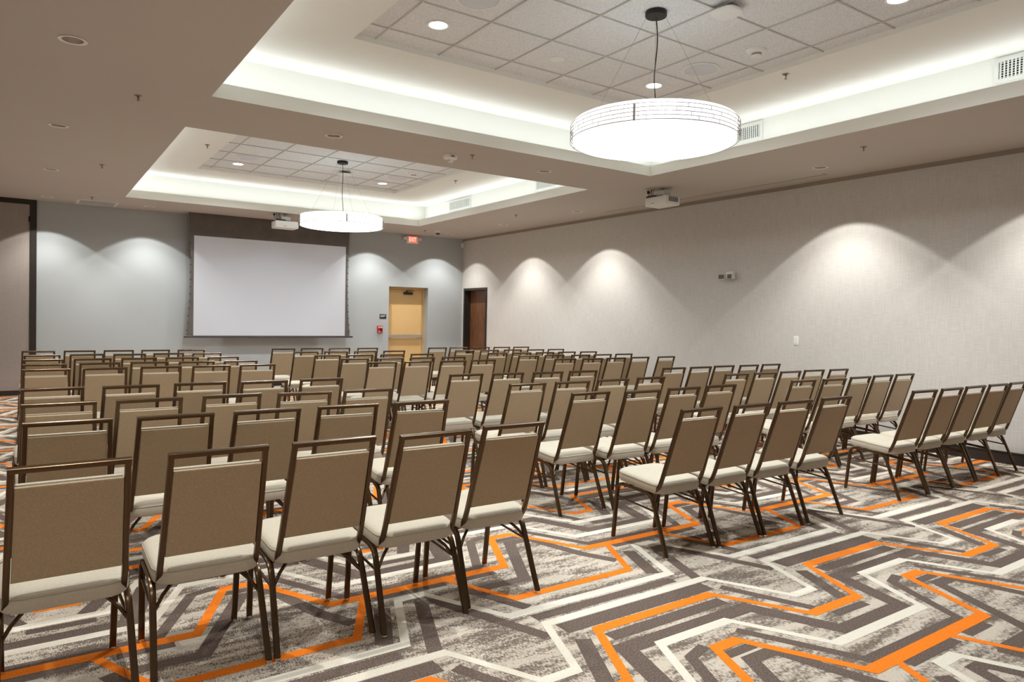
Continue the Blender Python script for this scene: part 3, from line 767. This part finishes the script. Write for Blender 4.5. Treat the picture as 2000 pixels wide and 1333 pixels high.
bm = new(); box(bm, -.055, -.001, -.085, .055, -.052, .060, bevel=.008); obj('housing', bm, M['offwhite'], em, True)
for y_, rz in ((.10, .5), (-.075, -.1)):
    bm = new(); box(bm, -.035, .035, -.045, .045, -.04, .035, bevel=.01); hd = obj('lamp_head', bm, M['offwhite'], em, True); hd.location = (-.085, y_, -.015); hd.rotation_euler = (0, 0, rz)
    bm = new(); box(bm, -.040, -.034, -.037, .037, -.032, .027)
    for k in range(5): box(bm, -.043, -.040, -.037+.0185*k-.002, -.037+.0185*k+.002, -.032, .027); box(bm, -.043, -.040, -.037, .037, -.032+.0145*k-.0015, -.032+.0145*k+.0015)
    g_ = obj('lens_grid', bm, plain('lamp_grid', srgb(120, 108, 98), .3, metal=.5), hd)
sw = empty('light_switch', (XW, 5.641, 1.213)); tag(sw, 'white rocker light switch on the wallpapered wall', 'light switch')
bm = new(); box(bm, -.007, -.0005, -.036, .036, -.058, .058, bevel=.002); obj('plate', bm, M['white'], sw)
bm = new(); box(bm, -.011, -.006, -.017, .017, -.034, .034, bevel=.001); obj('rocker', bm, M['offwhite'], sw)

# ------------------------------------------------------------------ banquet chairs
def make_chair():
    t = empty('banquet_chair')
    # facing +y; origin on the floor midway between the rear feet
    def hw(z): return .170+(.38-z)*(-.012/.53) if False else .1705+(.91-z)*.0245      # stile centre line half distance
    def yb(z): return -.065+(.91-z)*.325 if z > .45 else None
    # seat cushion: stacked rounded outlines
    def outline(sx, y0, y1, r, n=6):
        P = []
        for cx, cy_, a0, rr in ((sx-r, y1-r, 0, r), (-(sx-r), y1-r, 90, r), (-(sx-r), y0+r, 180, r), (sx-r, y0+r, 270, r)):
            for k in range(n+1):
                a = math.radians(a0+90*k/n); P.append((cx+rr*math.cos(a), cy_+rr*math.sin(a)))
        return P
    bm = new(); rings = []
    base = outline(.203, .082, .476, .075)
    cx0, cy0 = 0, .279
    TL = lambda y: (y-.320)*.085
    for sc_, z in ((.93, .386), (.985, .388), (1.0, .398), (1.006, .415), (1.0, .434), (.985, .443), (.95, .450), (.86, .457), (.70, .461), (.45, .464), (.2, .465)):
        rings.append([bm.verts.new((x*sc_, cy0+(y-cy0)*sc_, z+TL(y))) for x, y in base])
    n_ = len(base)
    for a, b in zip(rings[:-1], rings[1:]):
        for k in range(n_): bm.faces.new((a[k], a[(k+1) % n_], b[(k+1) % n_], b[k]))
    bm.faces.new(rings[0][::-1]); bm.faces.new(rings[-1])
    seat = obj('seat', bm, M['seatfab'], t, True)
    for p in seat.data.polygons: p.use_smooth = True
    bm = new(); tube(bm, [(x*.996, cy0+(y-cy0)*.996, .438+TL(y)) for x, y in base], .0028, 6, closed=True); obj('piping', bm, M['piping'], seat, True)
    # back frame: two stiles curving under the seat, one square rail
    bm = new()
    for s_ in (-1, 1):
        top = (s_*hw(.91), yb(.903)+.0, .903); mid = (s_*hw(.47), yb(.47), .47)
        pts = [top, (s_*hw(.7), yb(.7), .7), mid]+arc((s_*hw(.46), yb(.46), .455), (s_*hw(.41), .115, .375), (s_*(hw(.39)-.0), .165, .364))[1:]
        sweep(bm, pts, .0215, .022, r=.2)
    ang = math.atan(.325)
    yy = yb(.899)
    L_ = hw(.91)+.0108
    sweep(bm, [(-L_, yy, .899), (L_, yy, .899)], .0195, .0222, lateral=(0, -math.sin(ang), math.cos(ang)), r=.14)
    obj('back_frame', bm, M['bronze'], t, True)
    # backrest: board + cushion in front (local slab tilted)
    nrm = Vector((0, math.cos(ang), math.sin(ang)))     # towards the sitter
    up = Vector((0, -math.sin(ang), math.cos(ang)))
    def pt(x, z, d): 
        p = Vector((x, yb(max(z, .46)), z)); return p+nrm*d
    def slab(bm, zt_, zb_, d0, d1, inset, taper=0, edge=.006):
        def ring(e, d, ze=0): return [bm.verts.new(pt(x_, z_, d)) for x_, z_ in ((-(hwi(zb_)-e), zb_+e), (hwi(zb_)-e, zb_+e), (hwi(zt_)-e, zt_-e), (-(hwi(zt_)-e), zt_-e))]
        hwi = lambda z: hw(z)-.0125-inset
        rs = [ring(edge, d0), ring(0, d0+edge*.6), ring(0, d1-edge*1.2), ring(edge*1.2, d1)]
        for a, b in zip(rs[:-1], rs[1:]):
            for k in range(4): bm.faces.new((a[k], a[(k+1) % 4], b[(k+1) % 4], b[k]))
        bm.faces.new(rs[0][::-1]); bm.faces.new(rs[-1])
    bm = new(); slab(bm, .838, .487, -.009, .006, .0, edge=.003)
    bk = obj('backrest', bm, M['backfab'], t)
    bm = new(); slab(bm, .839, .490, .0065, .034, .002, edge=.009); obj('front_cushion', bm, M['seatfab'], bk, True)
    # legs: the two U frames, each leg its own mesh
    for s_ in (-1, 1):
        rear = [(s_*.212, 0.004, .012), (s_*.203, .115, .285)]+arc((s_*.2015, .131, .322), (s_*.200, .150, .360), (s_*.199, .205, .364))
        bm = new(); sweep(bm, rear, .025, .020, r=.2); lg = obj('leg', bm, M['bronze'], t, True)
        bm = new(); lathe(bm, [(0, 0), (.014, 0), (.015, .004), (.013, .014), (0, .014)], s_*.212, .003, 14); obj('foot_glide', bm, M['chrome'], lg, True)
        front = [(s_*.192, .489, .012), (s_*.196, .458, .290)]+arc((s_*.1965, .454, .318), (s_*.197, .447, .376), (s_*.198, .395, .376))
        bm = new(); sweep(bm, front, .025, .020, r=.2); lg = obj('leg', bm, M['bronze'], t, True)
        bm = new(); lathe(bm, [(0, 0), (.014, 0), (.015, .004), (.013, .014), (0, .014)], s_*.192, .490, 14); obj('foot_glide', bm, M['chrome'], lg, True)
        bm = new(); tube(bm, [(s_*.200, .118, .262), (s_*.1965, .452, .290)], .0065, 8); obj('stretcher', bm, M['bronze'], t, True)
    bm = new()
    for s_ in (-1, 1):
        sweep(bm, [(s_*.199, .195, .3640), (s_*.198, .40, .376)], .022, .018, r=.3)
        tube(bm, [(s_*.200, .112, .262), (s_*.165, .135, .315), (s_*.10, .175, .376)], .0075, 8)
    for y_ in (.19, .385): sweep(bm, [(-.198, y_, .364), (.198, y_, .364)], .020, .014, lateral=(0, 1, 0), r=.3)
    obj('seat_frame', bm, M['bronze'], t, True)
    return t
CH = [
    [(0,0.126,2.888,1.7),(0,0.610,2.908,0.6),(0,1.068,2.913,1.3),(0,1.526,2.871,0.7),(0,1.990,2.923,0.4),(1,3.375,2.927,0.3),(1,3.833,2.909,1.6),(1,4.291,2.902,-0.7),(1,4.805,2.914,0.0),(2,6.051,2.894,-2.5),(2,6.510,2.888,-0.4),(2,6.970,2.895,-0.1),(2,7.431,2.891,-1.6),(2,7.889,2.901,0.7)],
    [(0,0.164,3.990,0.1),(0,0.629,3.990,2.3),(0,1.087,3.990,2.3),(0,1.558,4.003,-2.3),(0,2.028,3.981,-2.5),(1,3.380,3.954,0.5),(1,3.838,3.882,-1.4),(1,4.314,3.905,0.1),(1,4.798,3.933,-1.1),(2,5.998,3.953,-1.5),(2,6.457,3.920,-2.5),(2,6.990,3.960,-0.5),(2,7.464,3.980,-1.1),(2,7.924,3.984,-0.8)],
    [(0,0.153,4.791,0.6),(0,0.611,4.796,2.5),(0,1.095,4.831,1.5),(0,1.553,4.777,-1.8),(0,2.011,4.786,-1.1),(1,3.363,4.714,-0.7),(1,3.837,4.715,-2.5),(1,4.323,4.741,-1.5),(1,4.825,4.768,1.1),(2,6.040,4.739,-1.1),(2,6.507,4.730,-2.5),(2,6.984,4.753,-0.5),(2,7.478,4.781,-2.3),(2,7.936,4.754,-1.2)],
    [(0,0.143,5.738,2.5),(0,0.611,5.720,2.5),(0,1.079,5.756,-2.0),(0,1.537,5.716,1.7),(0,2.007,5.747,1.2),(1,3.384,5.726,0.5),(1,3.842,5.705,-0.5),(1,4.300,5.665,-2.0),(1,4.759,5.666,-2.1),(2,6.101,5.653,-1.0),(2,6.558,5.656,-0.3),(2,7.037,5.703,-0.6),(2,7.495,5.685,0.0),(2,7.974,5.705,-1.2)],
    [(0,0.143,7.604,0.0),(0,0.602,7.621,0.0),(0,1.079,7.653,0.0),(0,1.537,7.637,0.0),(0,1.996,7.664,0.0),(1,3.395,7.639,0.0),(1,3.853,7.644,0.0),(1,4.311,7.594,0.0),(1,4.769,7.629,0.0),(2,6.010,7.522,0.0),(2,6.468,7.488,0.0),(2,6.927,7.507,0.0),(2,7.452,7.562,0.0),(2,8.004,7.562,0.0)],
    [(0,0.144,8.324,0.0),(0,0.615,8.380,0.0),(0,1.073,8.400,0.0),(0,1.530,8.360,0.0),(0,1.988,8.352,0.0),(1,3.368,8.403,0.0),(1,3.826,8.369,0.0),(1,4.284,8.367,0.0),(1,4.741,8.337,0.0),(2,6.023,8.385,0.0),(2,6.513,8.408,0.0),(2,6.971,8.345,0.0),(2,7.429,8.357,0.0),(2,7.922,8.400,0.0)],
    [(0,0.145,9.122,0.0),(0,0.603,9.162,0.0),(0,1.061,9.154,0.0),(0,1.519,9.172,0.0),(0,1.977,9.165,0.0),(1,3.320,9.245,0.0),(1,3.778,9.226,0.0),(1,4.236,9.185,0.0),(1,4.694,9.168,0.0),(2,5.979,9.146,0.0),(2,6.437,9.153,0.0),(2,6.905,9.161,0.0),(2,7.392,9.201,0.0),(2,7.850,9.187,0.0)],
    [(0,0.148,10.081,0.0),(0,0.606,10.146,0.0),(0,1.064,10.081,0.0),(0,1.522,10.161,0.0),(0,1.980,10.121,0.0),(1,3.319,10.136,0.0),(1,3.794,10.201,0.0),(1,4.255,10.191,0.0),(1,4.712,10.147,0.0),(2,5.935,10.063,0.0),(2,6.393,10.023,0.0),(2,6.920,10.101,0.0),(2,7.378,10.059,0.0),(2,7.867,10.103,0.0)],
    [(0,0.121,11.068,0.0),(0,0.579,11.076,0.0),(0,1.037,11.083,0.0),(0,1.495,11.113,0.0),(0,1.953,11.068,0.0),(1,3.300,11.157,0.0),(1,3.784,11.245,0.0),(1,4.242,11.241,0.0),(1,4.700,11.159,0.0),(2,5.965,11.053,0.0),(2,6.423,11.107,0.0),(2,6.881,11.071,0.0),(2,7.339,11.074,0.0),(2,7.797,11.093,0.0)],
]
ORD = ['first', 'second', 'third', 'fourth', 'fifth', 'sixth', 'seventh', 'eighth', 'ninth']
BL = ['left', 'middle', 'right']; NB = [5, 4, 5]
ch0 = make_chair(); index_kids()
first = True
for r, row in enumerate(CH):
    cnt = [0, 0, 0]
    for b, x, y, yaw in row:
        k = cnt[b]; cnt[b] += 1
        o = ch0 if first else copy_tree(ch0); first = False
        o.location = (x, y, 0); o.rotation_euler = (0, 0, math.radians(yaw))
        pos = 'leftmost' if k == 0 else ('rightmost' if k == NB[b]-1 else ORD[k]+' from left')
        rw = 'row nearest camera' if r == 0 else ('front row by screen' if r == 8 else ORD[r]+' row from camera')
        tag(o, 'beige banquet chair with bronze frame, %s in %s block, %s' % (pos, BL[b], rw), 'chair', 'banquet chairs facing the screen')
